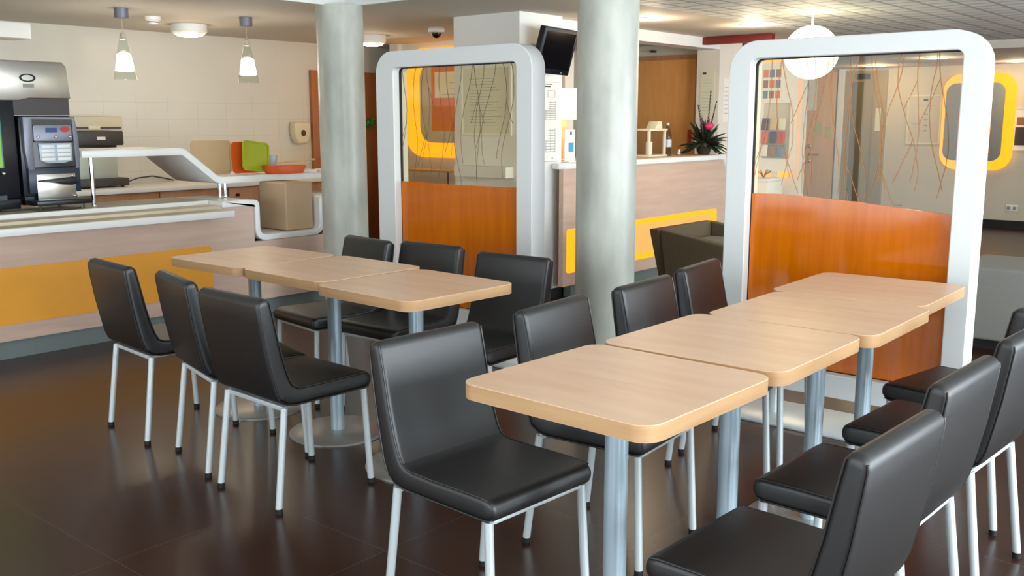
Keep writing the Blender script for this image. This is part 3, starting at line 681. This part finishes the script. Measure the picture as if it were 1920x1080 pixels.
def recessed(label, x, y, z, r=.1, pw=5, g='recessed ceiling spots'):
    t = thing('ceiling_spot', label, 'ceiling light', (x, y, z), 0, g)
    mb = MB(); mb.ring_plate([(r * 1.15 * math.cos(2 * PI * k / 32), r * 1.15 * math.sin(2 * PI * k / 32)) for k in range(32)], [(r * math.cos(2 * PI * k / 32), r * math.sin(2 * PI * k / 32)) for k in range(32)], XY, -.008, 0); child(mb, 'trim_ring', 'lamp_white', t)
    mb = MB(); mb.lathe([(r * .5, -.012), (r, -.003)], n=32); child(mb, 'diffuser', 'glow_warm', t)
    bulb('spot_bulb', (x, y, z - .12), pw, WARM, .08)
recessed('round ceiling spot just right of the middle concrete column', -4.20, 6.6, ZC, .1, 8)
recessed('round ceiling spot above the left corner of the right screen', -3.84, 7.6, ZC, .1, 8)
recessed('round ceiling spot seen through the right screen, left one', -4.75, 12.9, 2.06, .12, 9)
recessed('round ceiling spot seen through the right screen near its top right corner', -3.65, 11.75, 2.06, .11, 7)
recessed('round ceiling spot at the right photo edge above the orange-lit board', -3.12, 13.05, 2.06, .11, 7)
gl = thing('globe_lamp', 'large glowing white globe lamp hanging behind the right screen', 'globe lamp', (-3.06, 7.0, ZC))
mb = MB(); mb.sphere((0, 0, -.285), .196, 36, 22, (1, 1, .98)); child(mb, 'globe', 'glow_globe', gl)
mb = MB(); mb.lathe([(.008, -.10), (.008, -.012), (.05, -.008), (.055, 0)], n=24); child(mb, 'canopy', 'lamp_white', gl)
bulb('globe_bulb', (-3.06, 7.0, ZC - .58), 8, WARM, .15)
sm = thing('smoke_detector', 'small white smoke detector on the ceiling left of the round lamp', 'smoke detector', (-6.95, 4.04, ZC))
mb = MB(); mb.lathe([(.03, -.055), (.038, -.052), (.042, -.03), (.056, -.025), (.058, 0)], n=28); child(mb, 'body', 'lamp_white', sm)
mb = MB(); mb.lathe([(.0385, -.047), (.0415, -.038)], n=28, cap=False); child(mb, 'vent', 'dark_grey', sm)
cc = thing('dome_camera', 'dark dome security camera on the ceiling above the left screen', 'security camera', (-5.95, 6.05, ZC))
mb = MB(); mb.lathe([(.05, -.045), (.066, -.04), (.07, -.015), (.06, 0)], n=28); child(mb, 'base', 'lamp_white', cc)
mb = MB(); mb.sphere((0, 0, -.045), .044, 24, 14); child(mb, 'dome', 'screen_black', cc)
du = thing('ceiling_duct', 'white boxed duct under the ceiling at the top left corner', 'duct', (-7.0, 2.2, 1.98))
mb = MB(); mb.box(-.25, 0, -1.2, .95, -.052, .05, .003); child(mb, 'casing', 'white_paint', du)
mb = MB(); mb.lathe([(.06, -.07), (.07, -.052)], (-.12, .72, 0), 24); child(mb, 'vent', 'beige_plastic', du)

# ------------------------------------------------------------------ TV and papers on the pillar
tv = thing('wall_television', 'small black television mounted high on the white pillar', 'television', (-4.46, 5.765, 1.863))
tv.rotation_euler = (math.radians(-2.5), math.radians(17), math.radians(-5))
mb = MB(); mb.prism(rrect(-.185, .178, -.165, .165, .012), YZ, -.035, .02, .006); child(mb, 'casing', 'machine_black', tv)
mb = MB(); mb.box(.02, .022, -.16, .153, -.125, .14); child(mb, 'screen', 'screen_black', tv)
mb = MB(); mb.box(-.06, -.035, -.06, .06, -.06, .06, .004).box(-.15, -.05, -.02, .02, -.02, .02); child(mb, 'bracket', 'dark_grey', tv)
mb = MB(); mb.sphere((.021, .09, -.148), .004, 8, 6); child(mb, 'power_light', 'paper', tv)
def poster(label, loc, w, h, face, m='paper', blocks=(), lines=(), name='notice_sheet', frame=None, cat='notice'):
    """face 'X': faces +X, face 'Y': faces -Y; local u to the right as seen, v up from the bottom edge"""
    t = thing(name, label, cat, loc)
    fn = (lambda u, v, d: Vector((d, u, v))) if face == 'X' else (lambda u, v, d: Vector((u, -d, v)))
    mb = MB(); mb.prism([(-w / 2, 0), (w / 2, 0), (w / 2, h), (-w / 2, h)], fn, .001, .004); child(mb, 'sheet', m, t)
    if frame:
        mb = MB(); mb.ring_plate(rrect(-w / 2 - .018, w / 2 + .018, -.018, h + .018, .004, 2), rrect(-w / 2, w / 2, 0, h, .002, 2), fn, .001, .018); child(mb, 'frame', frame, t)
    bymat = {}
    for (mm, u0, u1, v0, v1) in blocks: bymat.setdefault(mm, []).append((u0, u1, v0, v1))
    for (mm, u0, u1, v) in lines: bymat.setdefault(mm, []).append((u0, u1, v - .004, v))
    for mm, L in bymat.items():
        mb = MB()
        for i, (u0, u1, v0, v1) in enumerate(L): mb.prism([(u0 * w, v0 * h), (u1 * w, v0 * h), (u1 * w, v1 * h), (u0 * w, v1 * h)], fn, .004, .0048 + i * .00002)
        child(mb, 'printing', mm, t)
    return t
bl = [('ink', -.42, .15, .955, .965), ('ink', -.42, .05, .925, .94), ('ink_light', -.1, .3, .80, .805), ('ink_light', -.1, .3, .88, .885), ('ink_light', -.1, -.08, .8, .885), ('ink_light', .28, .3, .8, .885)]
rnd = random.Random(9)
for blk in ((.52, .76), (.12, .42)):
    for k in range(9):
        z = blk[0] + (blk[1] - blk[0]) * k / 9; bl.append(('ink_light', -.42 if k < 5 else -.05, .3, z, z + .008))
    for u in (-.42, -.2, .05, .3): bl.append(('ink_light', u, u + .012, blk[0], blk[1] if u > 0 else blk[0] + .12))
bl += [('red_bright', .12, .2, .035, .045), ('ink', -.48, .48, 0, .004), ('ink_light', -.48, .48, .985, .99)]
poster('tall white notice with floor plans on the pillar under the television', (-4.62, 5.895, 1.06), .23, .60, 'X', 'paper', bl)
bl = [('ink_light', -.36, .1 + .25 * rnd.random(), .12 + k * .045, .125 + k * .045) for k in range(17)]
poster('large framed notice board on the pillar seen through the left screen', (-4.94, 5.546, 1.275), .47, .475, 'Y', 'paper_cream', bl, frame='paper', name='notice_board')
st_box('trim_4', 'white_paint', -5.2, -4.68, 5.46, 5.546, .95, 1.03)

# ------------------------------------------------------------------ orange back-lit wall panel (left)
def lit_panel(label, face_y, x0, x1, z0, z1, mg, r, m='hall_paint', ml=None):
    cx = (x0 + x1) / 2
    t = thing('backlit_panel', label, 'wall panel', (cx, face_y, (z0 + z1) / 2)); cz = (z0 + z1) / 2
    L = lambda u, v, d: Vector((u - cx, d - face_y, v - cz))
    mb = MB(); mb.prism(rrect(x0, x1, z0, z1, r, 8), L, face_y, face_y + .03, .003); child(mb, 'panel', m, t)
    mb = MB(); mb.prism(rrect(x0 - (mg if ml is None else ml), x1 + mg, z0 - mg, z1 + mg, r + mg * .8, 8), L, face_y + .075, face_y + .085); child(mb, 'halo_plate', 'glow_orange', t)  # oversized emissive plate stands in for the light halo on the wall
    mb = MB(); mb.box(-(x1 - x0) * .3, (x1 - x0) * .3, .03, .075, -(z1 - z0) * .3, (z1 - z0) * .3); child(mb, 'spacer', 'white_paint', t)
    return t
lit_panel('rounded panel with orange light behind it, seen through the left screen', 7.02, -7.15, -5.9, 1.15, 1.93, .15, .16, ml=.31)
bl = [('paper_cream', -.42, .48, .52, .92), ('ink', .0, .4, .84, .845), ('ink', -.1, .4, .75, .755), ('ink', -.1, .4, .65, .655), ('ink', -.25, .45, .57, .575), ('ink', .07, .11, .38, .42), ('ink', .05, .09, .31, .35)]
poster('orange board with a pale text sheet on the left back-lit panel', (-6.68, 7.02, 1.265), .6, .62, 'Y', 'board_orange', bl, name='notice_board')
tb2 = thing('side_table', 'thin dark side table under the left back-lit panel', 'table', (-6.9, 6.8, 0))
mb = MB(); mb.box(-.45, .45, -.1, .12, .88, .90, .002); child(mb, 'tabletop', 'tan_plastic', tb2)
for sx in (-.42, .42):
    for sy in (-.08, .1):
        mb = MB(); mb.tube([(sx, sy, 0), (sx, sy, .88)], .008, 8); child(mb, 'leg', 'dark_grey', tb2)

# ------------------------------------------------------------------ reception desk
XR = -4.5
rd = thing('reception_desk', 'long wood-fronted reception desk with white top and glowing orange panel', 'desk', (XR, 7.2, 0))
def rp(mb, n, m): return part(mb, n, m, rd)
mb = MB(); mb.prism([(5.92, .10), (8.62, .10), (8.62, .76), (8.43, 1.005), (5.92, 1.005)], YZ, XR - .04, XR); rp(mb, 'front_panel', 'counter_laminate')
mb = MB(); mb.box(XR - .1, XR - .03, 6.065, 8.6, 0, .10); rp(mb, 'toe_kick', 'toe_grey')
mb = MB(); mb.prism(path_band([(6.07, 1.045), (8.43, 1.045), (8.66, .74)], .042), YZ, -5.2, XR + .015, .004).prism([(-4.605, 5.92), (-4.53, 5.90), (-4.495, 5.93), (-4.485, 5.98), (-4.485, 6.075), (-4.605, 6.075)], XY, 1.003, 1.045, .004); rp(mb, 'desk_top', 'laminate_white')
mb = MB(); mb.box(-5.1, XR - .03, 6.1, 8.36, 1.0455, 1.0475); rp(mb, 'top_inlay', 'counter_laminate')
mb = MB(); mb.box(-5.18, -5.15, 6.07, 8.5, 0, 1.0); rp(mb, 'rear_panel', 'counter_laminate')
g1 = MB(); g1.prism(rrect(5.965, 8.325, .20, .543, .025, 4), YZ, XR, XR + .003); gpo = rp(g1, 'glow_panel', 'glow_yellow')
g1 = MB(); g1.prism(rrect(6.3, 8.20, .25, .50, .04, 4), YZ, XR + .003, XR + .004); kk = g1.build('diffuse_centre', 'glow_peach'); kk.parent = gpo
# on the desk
DZ = 1.0475
tl = thing('table_lamp', 'lit cream table lamp on the left end of the reception desk', 'table lamp', (-4.78, 6.28, 1.0475))
mb = MB(); mb.lathe([(.125, .33), (.118, .57)], n=36, cap=False).lathe([(.123, .33), (.116, .57)], n=36, cap=False); child(mb, 'lamp_shade', 'glow_shade', tl)
mb = MB(); mb.box(-.02, .02, -.02, .02, .01, .36, .003).box(-.07, .07, -.07, .07, 0, .014, .003); child(mb, 'stand', 'spoon_wood', tl)
bulb('table_lamp_bulb', (-4.78, 6.28, 1.30), 5.0, WARM, .05)
cdh = thing('card_holder', 'white leaflet holder with blue picture under the table lamp', 'leaflet holder', (-4.60, 6.13, DZ))
mb = MB(); mb.box(-.004, .004, -.065, .065, .012, .25, .002).box(-.03, .045, -.065, .065, 0, .012, .002); child(mb, 'card', 'paper', cdh)
mb = MB(); mb.box(.004, .0052, -.02, .045, .08, .15); child(mb, 'blue_picture', 'blue_print', cdh)
mb = MB(); mb.box(.004, .0052, .0, .02, .21, .235); child(mb, 'emblem', 'ink', cdh)
ln = thing('wooden_lantern', 'small white wooden lantern on the reception desk', 'lantern', (-4.80, 7.585, DZ), math.radians(0))
mb = MB()
for sx in (-1, 1):
    for sy in (-1, 1): mb.box(sx * .08 - .011, sx * .08 + .011, sy * .13 - .011, sy * .13 + .011, .012, .235, .002)
mb.box(-.1, .1, -.15, .15, 0, .016, .003).box(-.1, .1, -.15, .15, .228, .246, .003); child(mb, 'frame', 'lantern_paint', ln)
mb = MB(); mb.box(-.075, .075, -.125, .125, .016, .228); child(mb, 'glass', 'clear_glass', ln)
mb = MB(); mb.prism([(.02, .246), (.07, .31), (.13, .31), (.14, .246)], YZ, -.05, .05, .003); child(mb, 'roof', 'lantern_paint', ln)
mb = MB(); mb.lathe([(.03, .016), (.03, .13)], n=20); child(mb, 'candle', 'paper', ln)
wb_ = thing('water_bottle', 'clear plastic water bottle beside the white lantern on the reception desk', 'bottle', (-4.74, 7.80, DZ))
mb = MB(); mb.lathe([(.036, 0), (.038, .01), (.034, .06), (.038, .08), (.034, .12), (.039, .15), (.037, .19), (.022, .235), (.014, .255), (.014, .275)], n=24); child(mb, 'body', 'bottle_plastic', wb_)
mb = MB(); mb.lathe([(.016, .275), (.016, .298)], n=16); child(mb, 'cap', 'panel_glass_light', wb_)
mb = MB(); mb.lathe([(.0386, .08), (.0386, .15)], n=24, cap=False); child(mb, 'label_band', 'panel_glass_light', wb_)
sg = MB(); sg.lathe([(.02, 0), (.03, .015), (.018, .04), (.022, .06)], n=20); o = sg.build('glass_bell', 'steel'); o.location = (-4.68, 7.90, DZ); tag(o, 'small silver desk bell right of the water bottle', 'bell')
vs = thing('flower_vase', 'dark vase of spiky leaves with one pink flower on the reception desk', 'vase of flowers', (-4.66, 8.33, DZ))
mb = MB(); mb.lathe([(.05, 0), (.07, .05), (.06, .1), (.04, .12)], n=24); child(mb, 'vase', 'leaf_brown', vs)
rnd = random.Random(5)
def leafspray(mats, n, spread, ln_, w_, z=.1):
    mb = MB()
    for k in range(n):
        a = rnd.uniform(0, 2 * PI); tilt = rnd.uniform(.1, spread); l = rnd.uniform(*ln_); pts = []
        d = Vector((math.cos(a) * math.sin(tilt), math.sin(a) * math.sin(tilt), math.cos(tilt))); side = d.cross(Vector((rnd.random() - .5, rnd.random() - .5, .2))).normalized()
        prev = None
        for i in range(6):
            t = i / 5; p = Vector((0, 0, z)) + d * l * t + Vector((0, 0, -.25 * l * t * t * tilt)); p.z = max(p.z, .012); w = w_ * math.sin(PI * (.12 + .86 * t)) + .001
            cur = (p - side * w, p + side * w)
            for q in cur: q.z = max(q.z, .004)
            if prev: mb.face([prev[0], prev[1], cur[1], cur[0]])
            prev = cur
    return mb
child(leafspray(None, 150, 1.7, (.14, .30), .014, .09), 'foliage', 'leaf_dark', vs)
mb = MB()
for base, tip in (((-.0, -.02, .1), (.02, -.17, .46)), ((0, .02, .1), (.02, .06, .60)), ((0, .03, .1), (.03, .16, .50)), ((0, -.02, .1), (.03, -.14, .33))):
    b = Vector(base); tt = Vector(tip); mb.tube([b, (b + tt) / 2 + Vector((.01, 0, 0)), tt], .004, 6)
    for k in range(9):
        p = b.lerp(tt, .4 + k * .065); 
        for s_ in (-1, 1): mb.face([p, p + Vector((.01, s_ * .022, .03)), p + Vector((0, s_ * .004, .022))])
child(mb, 'spiky_stems', 'leaf_brown', vs)
mb = MB(); mb.sphere((.05, -.01, .265), .042, 16, 10, (1, 1, .85)); mb.sphere((.07, -.01, .27), .03, 12, 8); child(mb, 'pink_flower', 'flower_pink', vs)
mb = MB(); mb.sphere((.04, .075, .21), .028, 12, 8, (1, .8, 1.4)); child(mb, 'white_flower', 'flower_white', vs)
# office door and lintel
o = struct(MB().box(-5.885, -5.165, 9.01, 9.05, 0, 1.985, .002).build('door_2', 'door_wood'))
struct(MB().box(-5.9, -5.15, 9.0, 9.05, 1.985, 2.03).build('trim_5', 'cabinet_wood'))
struct(MB().box(-5.7, -5.66, 8.99, 9.05, 2.07, 2.09).build('trim_6', 'dark_grey'))
k = MB().box(-5.225, -5.19, 8.985, 9.01, 1.05, 1.27, .004); kk = k.build('push_plate', 'red_bright'); kk.parent = o
bl = [('ink', -.35, -.1, .93, .98)] + [('ink_light', -.35, .35, .1 + k * .07, .106 + k * .07) for k in range(11)]
poster('pale text notices on the narrow wall above the vase of flowers', (-4.875, 8.75, 1.42), .16, .42, 'Y', 'paper_cream', bl)
bl = [('photo_brown', -.45, .45, .05, .8), ('ink', -.5, .5, .85, 1)]
poster('dark headed picture card on the wall behind the flower leaves', (-4.86, 8.75, 1.16), .17, .12, 'Y', 'paper', bl)
poster('small white notice on the wall between flowers and right screen', (-4.75, 8.9, 1.35), .12, .42, 'X', 'paper', [('ink_light', -.3, .3, .2 + k * .1, .21 + k * .1) for k in range(7)])
tag(MB().box(-4.9, -4.05, 8.4, 8.47, 2.07, 2.135, .002).build('red_ceiling_bar', 'red_paint'), 'dark red bar under the ceiling left of the glowing globe lamp', 'bar')

# ------------------------------------------------------------------ brochure panel behind the right screen
bp_ = thing('brochure_rack', 'white rounded brochure rack with orange light behind, seen through the right screen', 'brochure rack', (-4.36, 9.2, 0))
cx = -4.36
L = lambda u, v, d: Vector((u - cx, d - 9.2, v))
mb = MB(); mb.ring_plate(rrect(-4.555, -4.15, .86, 1.93, .06, 6), rrect(-4.50, -4.205, .99, 1.535, .02, 6), L, 9.2, 9.225); child(mb, 'surround', 'white_paint', bp_)
mb = MB(); mb.prism(rrect(-4.63, -4.20, .80, 1.98, .08, 6), L, 9.245, 9.255); child(mb, 'halo_plate', 'glow_orange', bp_)  # emissive sheet shaped as the orange light halo left of and below the rack
mb = MB(); mb.prism(rrect(-4.50, -4.2, .99, 1.535, .02, 4), L, 9.225, 9.232); child(mb, 'back_board', 'hall_paint', bp_)
for i, z in enumerate((1.0, 1.13, 1.26)):
    mb = MB(); mb.box(-.14, .155, -.05, .03, z, z + .008); child(mb, 'shelf', 'clear_glass', bp_)
mb = MB(); mb.box(-.04, .04, .03, .045, .0, .86); child(mb, 'stand', 'white_paint', bp_)
rnd = random.Random(11)
cols = ('paper', 'photo_brown', 'photo_blue', 'orange_plastic', 'leaf_dark', 'red_bright', 'dark_grey', 'spoon_wood', 'paper_cream')
names = {'paper': 'white', 'photo_brown': 'brown', 'photo_blue': 'grey-blue', 'orange_plastic': 'orange', 'leaf_dark': 'dark green', 'red_bright': 'red', 'dark_grey': 'dark grey', 'spoon_wood': 'tan', 'paper_cream': 'cream'}
tier = ('lowest', 'middle', 'top')
k = 0
for i, z in enumerate((1.0, 1.13, 1.26)):
    for j in range(3):
        mname = cols[k]; k += 1
        mb = MB(); mb.box(-.035, .035, -.005, .005, 0, .115, .001); o = mb.build('brochure', mname)
        o.location = (-4.46 + j * .09, 9.178, z + .01); o.rotation_euler = (math.radians(-8), 0, rnd.uniform(-.15, .15))
        tag(o, '%s brochure on the %s shelf of the white brochure rack' % (names[mname], tier[i]), 'brochure', 'brochures in the lit rack')
bl = []
for r_ in range(3):
    for c_ in range(3): bl.append((('photo_blue', 'photo_brown', 'board_orange')[(r_ + c_) % 3], -.42 + c_ * .3, -.18 + c_ * .3, .06 + r_ * .3, .28 + r_ * .3))
poster('sheet of small photographs on the upper part of the brochure rack', (-4.41, 9.2, 1.56), .22, .34, 'Y', 'paper', bl, name='photo_sheet')
sc2 = thing('low_cupboard', 'low white cupboard under the brochure rack, just above the orange film', 'cupboard', (-4.42, 9.0, 0))
mb = MB(); mb.box(-.19, .20, -.2, .14, .0, .78, .01); child(mb, 'body', 'white_paint', sc2)
mb = MB(); mb.box(-.20, .21, -.21, .14, .78, .81, .004); child(mb, 'top', 'laminate_white', sc2)
mb = MB()
sp2 = MB(); rnd2 = random.Random(8)
for q in range(14):
    a = rnd2.uniform(0, 6.28); sp2.tube([(0, 0, 0), (.03 * math.cos(a), .03 * math.sin(a), .04), (.07 * math.cos(a), .07 * math.sin(a), .05 + rnd2.random() * .03)], .003, 5)
o = sp2.build('dried_plant', 'leaf_dark'); o.location = (-4.33, 8.93, .81); tag(o, 'small dark dried plant on the white cupboard behind the right screen', 'plant')

# ------------------------------------------------------------------ hall wall
YH = 13.6
o = struct(MB().box(-6.45, -5.53, YH - .04, YH, 0, 2.03, .002).build('door_3', 'hall_door_wood'))
k = MB(); k.tube([(-5.87, YH - .04, .88), (-5.87, YH - .09, .88), (-5.72, YH - .09, .88)], .013, 10).sphere((-5.87, YH - .05, 1.0), .03, 12, 8).sphere((-5.87, YH - .05, .79), .028, 12, 8)
kk = k.build('door_handle', 'steel'); kk.parent = o
k = MB(); k.box(-6.0, -5.985, YH - .045, YH - .04, 0, 2.0); kk = k.build('door_seam', 'cabinet_wood'); kk.parent = o
k = MB(); k.box(-5.83, -5.7, YH - .044, YH - .04, 1.16, 1.33).box(-5.67, -5.58, YH - .044, YH - .04, 1.12, 1.27); kk = k.build('yellow_sticker', 'sticker_yellow'); kk.parent = o
st_box('trim_7', 'white_paint', -5.50, -5.41, YH - .06, YH, 0, 2.06)
lf = thing('lift_entrance', 'olive metal lift doors in the far hall seen through the right screen', 'lift door', (-5.12, YH, 0))
mb = MB(); mb.box(-.29, .29, -.05, -.001, 1.88, 2.03); lin = child(mb, 'lintel', 'metal_olive', lf)
mb = MB(); mb.box(-.12, .06, -.07, -.05, 1.915, 1.99); kk = child(mb, 'floor_indicator', 'dark_grey', lin)
for x0, x1, m, nme in ((-.29, -.2, 'metal_olive', 'jamb'), (.12, .29, 'metal_olive', 'jamb')):
    mb = MB(); mb.box(x0, x1, -.05, -.001, 0, 1.88); child(mb, nme, m, lf)
for x0, x1 in ((-.2, -.04), (-.036, .12)):
    mb = MB(); mb.box(x0, x1, -.02, -.001, 0, 1.88); child(mb, 'door_leaf', 'metal_olive_dark' if x0 < -.1 else 'metal_olive', lf)
mb = MB(); mb.box(.16, .23, -.056, -.05, 1.22, 1.52); child(mb, 'call_notice', 'paper_cream', lf)
bl = [('ink', -.05, .1, .9, .95), ('ink_light', -.3, .35, .8, .806)] + [('ink', .0, .12, .25 + q * .12, .27 + q * .12) for q in range(4)] + [('ink_light', -.35, -.1, .4, .41)]
poster('pale grey notice board on the far hall wall right of the lift', (-4.33, YH, 1.065), .4, .61, 'Y', 'hall_paint', bl, name='notice_board', frame='paper_cream')
lit_panel('rounded orange-lit panel on the far hall wall at the right photo edge', 13.47, -4.03, -3.33, .85, 1.83, .12, .12, 'fabric_grey', .06)
poster('orange poster on the right back-lit panel beside the right screen', (-3.66, 13.47, .93), .40, .56, 'Y', 'board_orange', [('photo_blue', -.3, .35, .45, .85), ('ink', -.5, .5, 0, .03)])
poster('yellowish sticker above the orange poster on the right back-lit panel', (-3.58, 13.47, 1.53), .2, .2, 'Y', 'sticker_yellow', [('ink_light', -.1, .2, .3, .7)])
poster('poster with a blue picture hung above the hall door handle', (-5.97, YH - .04, 1.50), .32, .44, 'Y', 'paper', [('photo_blue', -.36, .1, .45, .9), ('photo_brown', -.36, .1, .15, .45)])
poster('small white note hanging under the blue-picture poster on the hall door', (-6.12, YH - .04, 1.26), .13, .28, 'Y', 'paper', [])
sk = thing('wall_socket', 'white double wall socket low on the far hall wall at the right', 'socket', (-3.17, YH, .22))
mb = MB(); mb.box(-.07, .07, -.012, -.001, 0, .08, .003); child(mb, 'plate', 'paper', sk)
for u in (-.035, .035):
    mb = MB(); mb.box(u - .02, u + .02, -.014, -.012, .02, .06, .002); child(mb, 'outlet', 'ink_light', sk)
poster('dark framed picture at the right photo edge on the far hall wall', (-3.13, YH, 1.0), .22, .5, 'Y', 'paper', [('dark_grey', -.35, .5, .1, .55), ('photo_brown', -.3, .2, .6, .8)], frame='paper_cream', name='wall_picture')

# ------------------------------------------------------------------ armchair and bench
ac = thing('tub_armchair', 'boxy brown armchair with tapering sides before the reception desk', 'armchair', (-3.1, 5.95, 0))
def taper(pb, pt_, m, name):
    mb = MB(); mb.loft([pb, pt_], smooth=False); o = child(mb, name, m, ac)
    bv = o.modifiers.new('soft', 'BEVEL'); bv.width = .012; bv.segments = 3
    return o
V = Vector
# outer back, two arms and a seat
taper([V((-.33, -.26, .02)), V((-.26, -.26, .02)), V((-.26, .26, .02)), V((-.33, .26, .02))], [V((-.40, -.40, .655)), V((-.32, -.40, .655)), V((-.32, .36, .655)), V((-.40, .36, .655))], 'fabric_brown', 'back')
for sy in (-1, 1):
    a0, a1 = (-.32, -.24) if sy < 0 else (.24, .30)
    b0, b1 = (-.40, -.32) if sy < 0 else (.29, .36)
    mb = MB(); mb.loft([[V((-.26, a0, .02)), V((.26, a0, .02)), V((.26, a1, .02)), V((-.26, a1, .02))], [V((-.32, b0, .655)), V((.32, b0, .56)), V((.32, b1, .56)), V((-.32, b1, .655))]], smooth=False)
    o = child(mb, 'arm', 'fabric_brown', ac); bv = o.modifiers.new('soft', 'BEVEL'); bv.width = .012; bv.segments = 3
mb = MB(); mb.box(-.3, .3, -.28, .26, .06, .56, .02, 3); child(mb, 'seat', 'fabric_seat', ac)
be = thing('upholstered_bench', 'grey upholstered bench behind the chairs at the right photo edge', 'bench', (-.6, 6.55, 0))
mb = MB(); mb.box(-1.15, 1.3, -.33, .33, .06, .5, .02, 3); child(mb, 'seat', 'fabric_grey', be)
mb = MB(); mb.box(-1.1, 1.25, -.28, .28, 0, .06); child(mb, 'plinth', 'black_skirting', be)
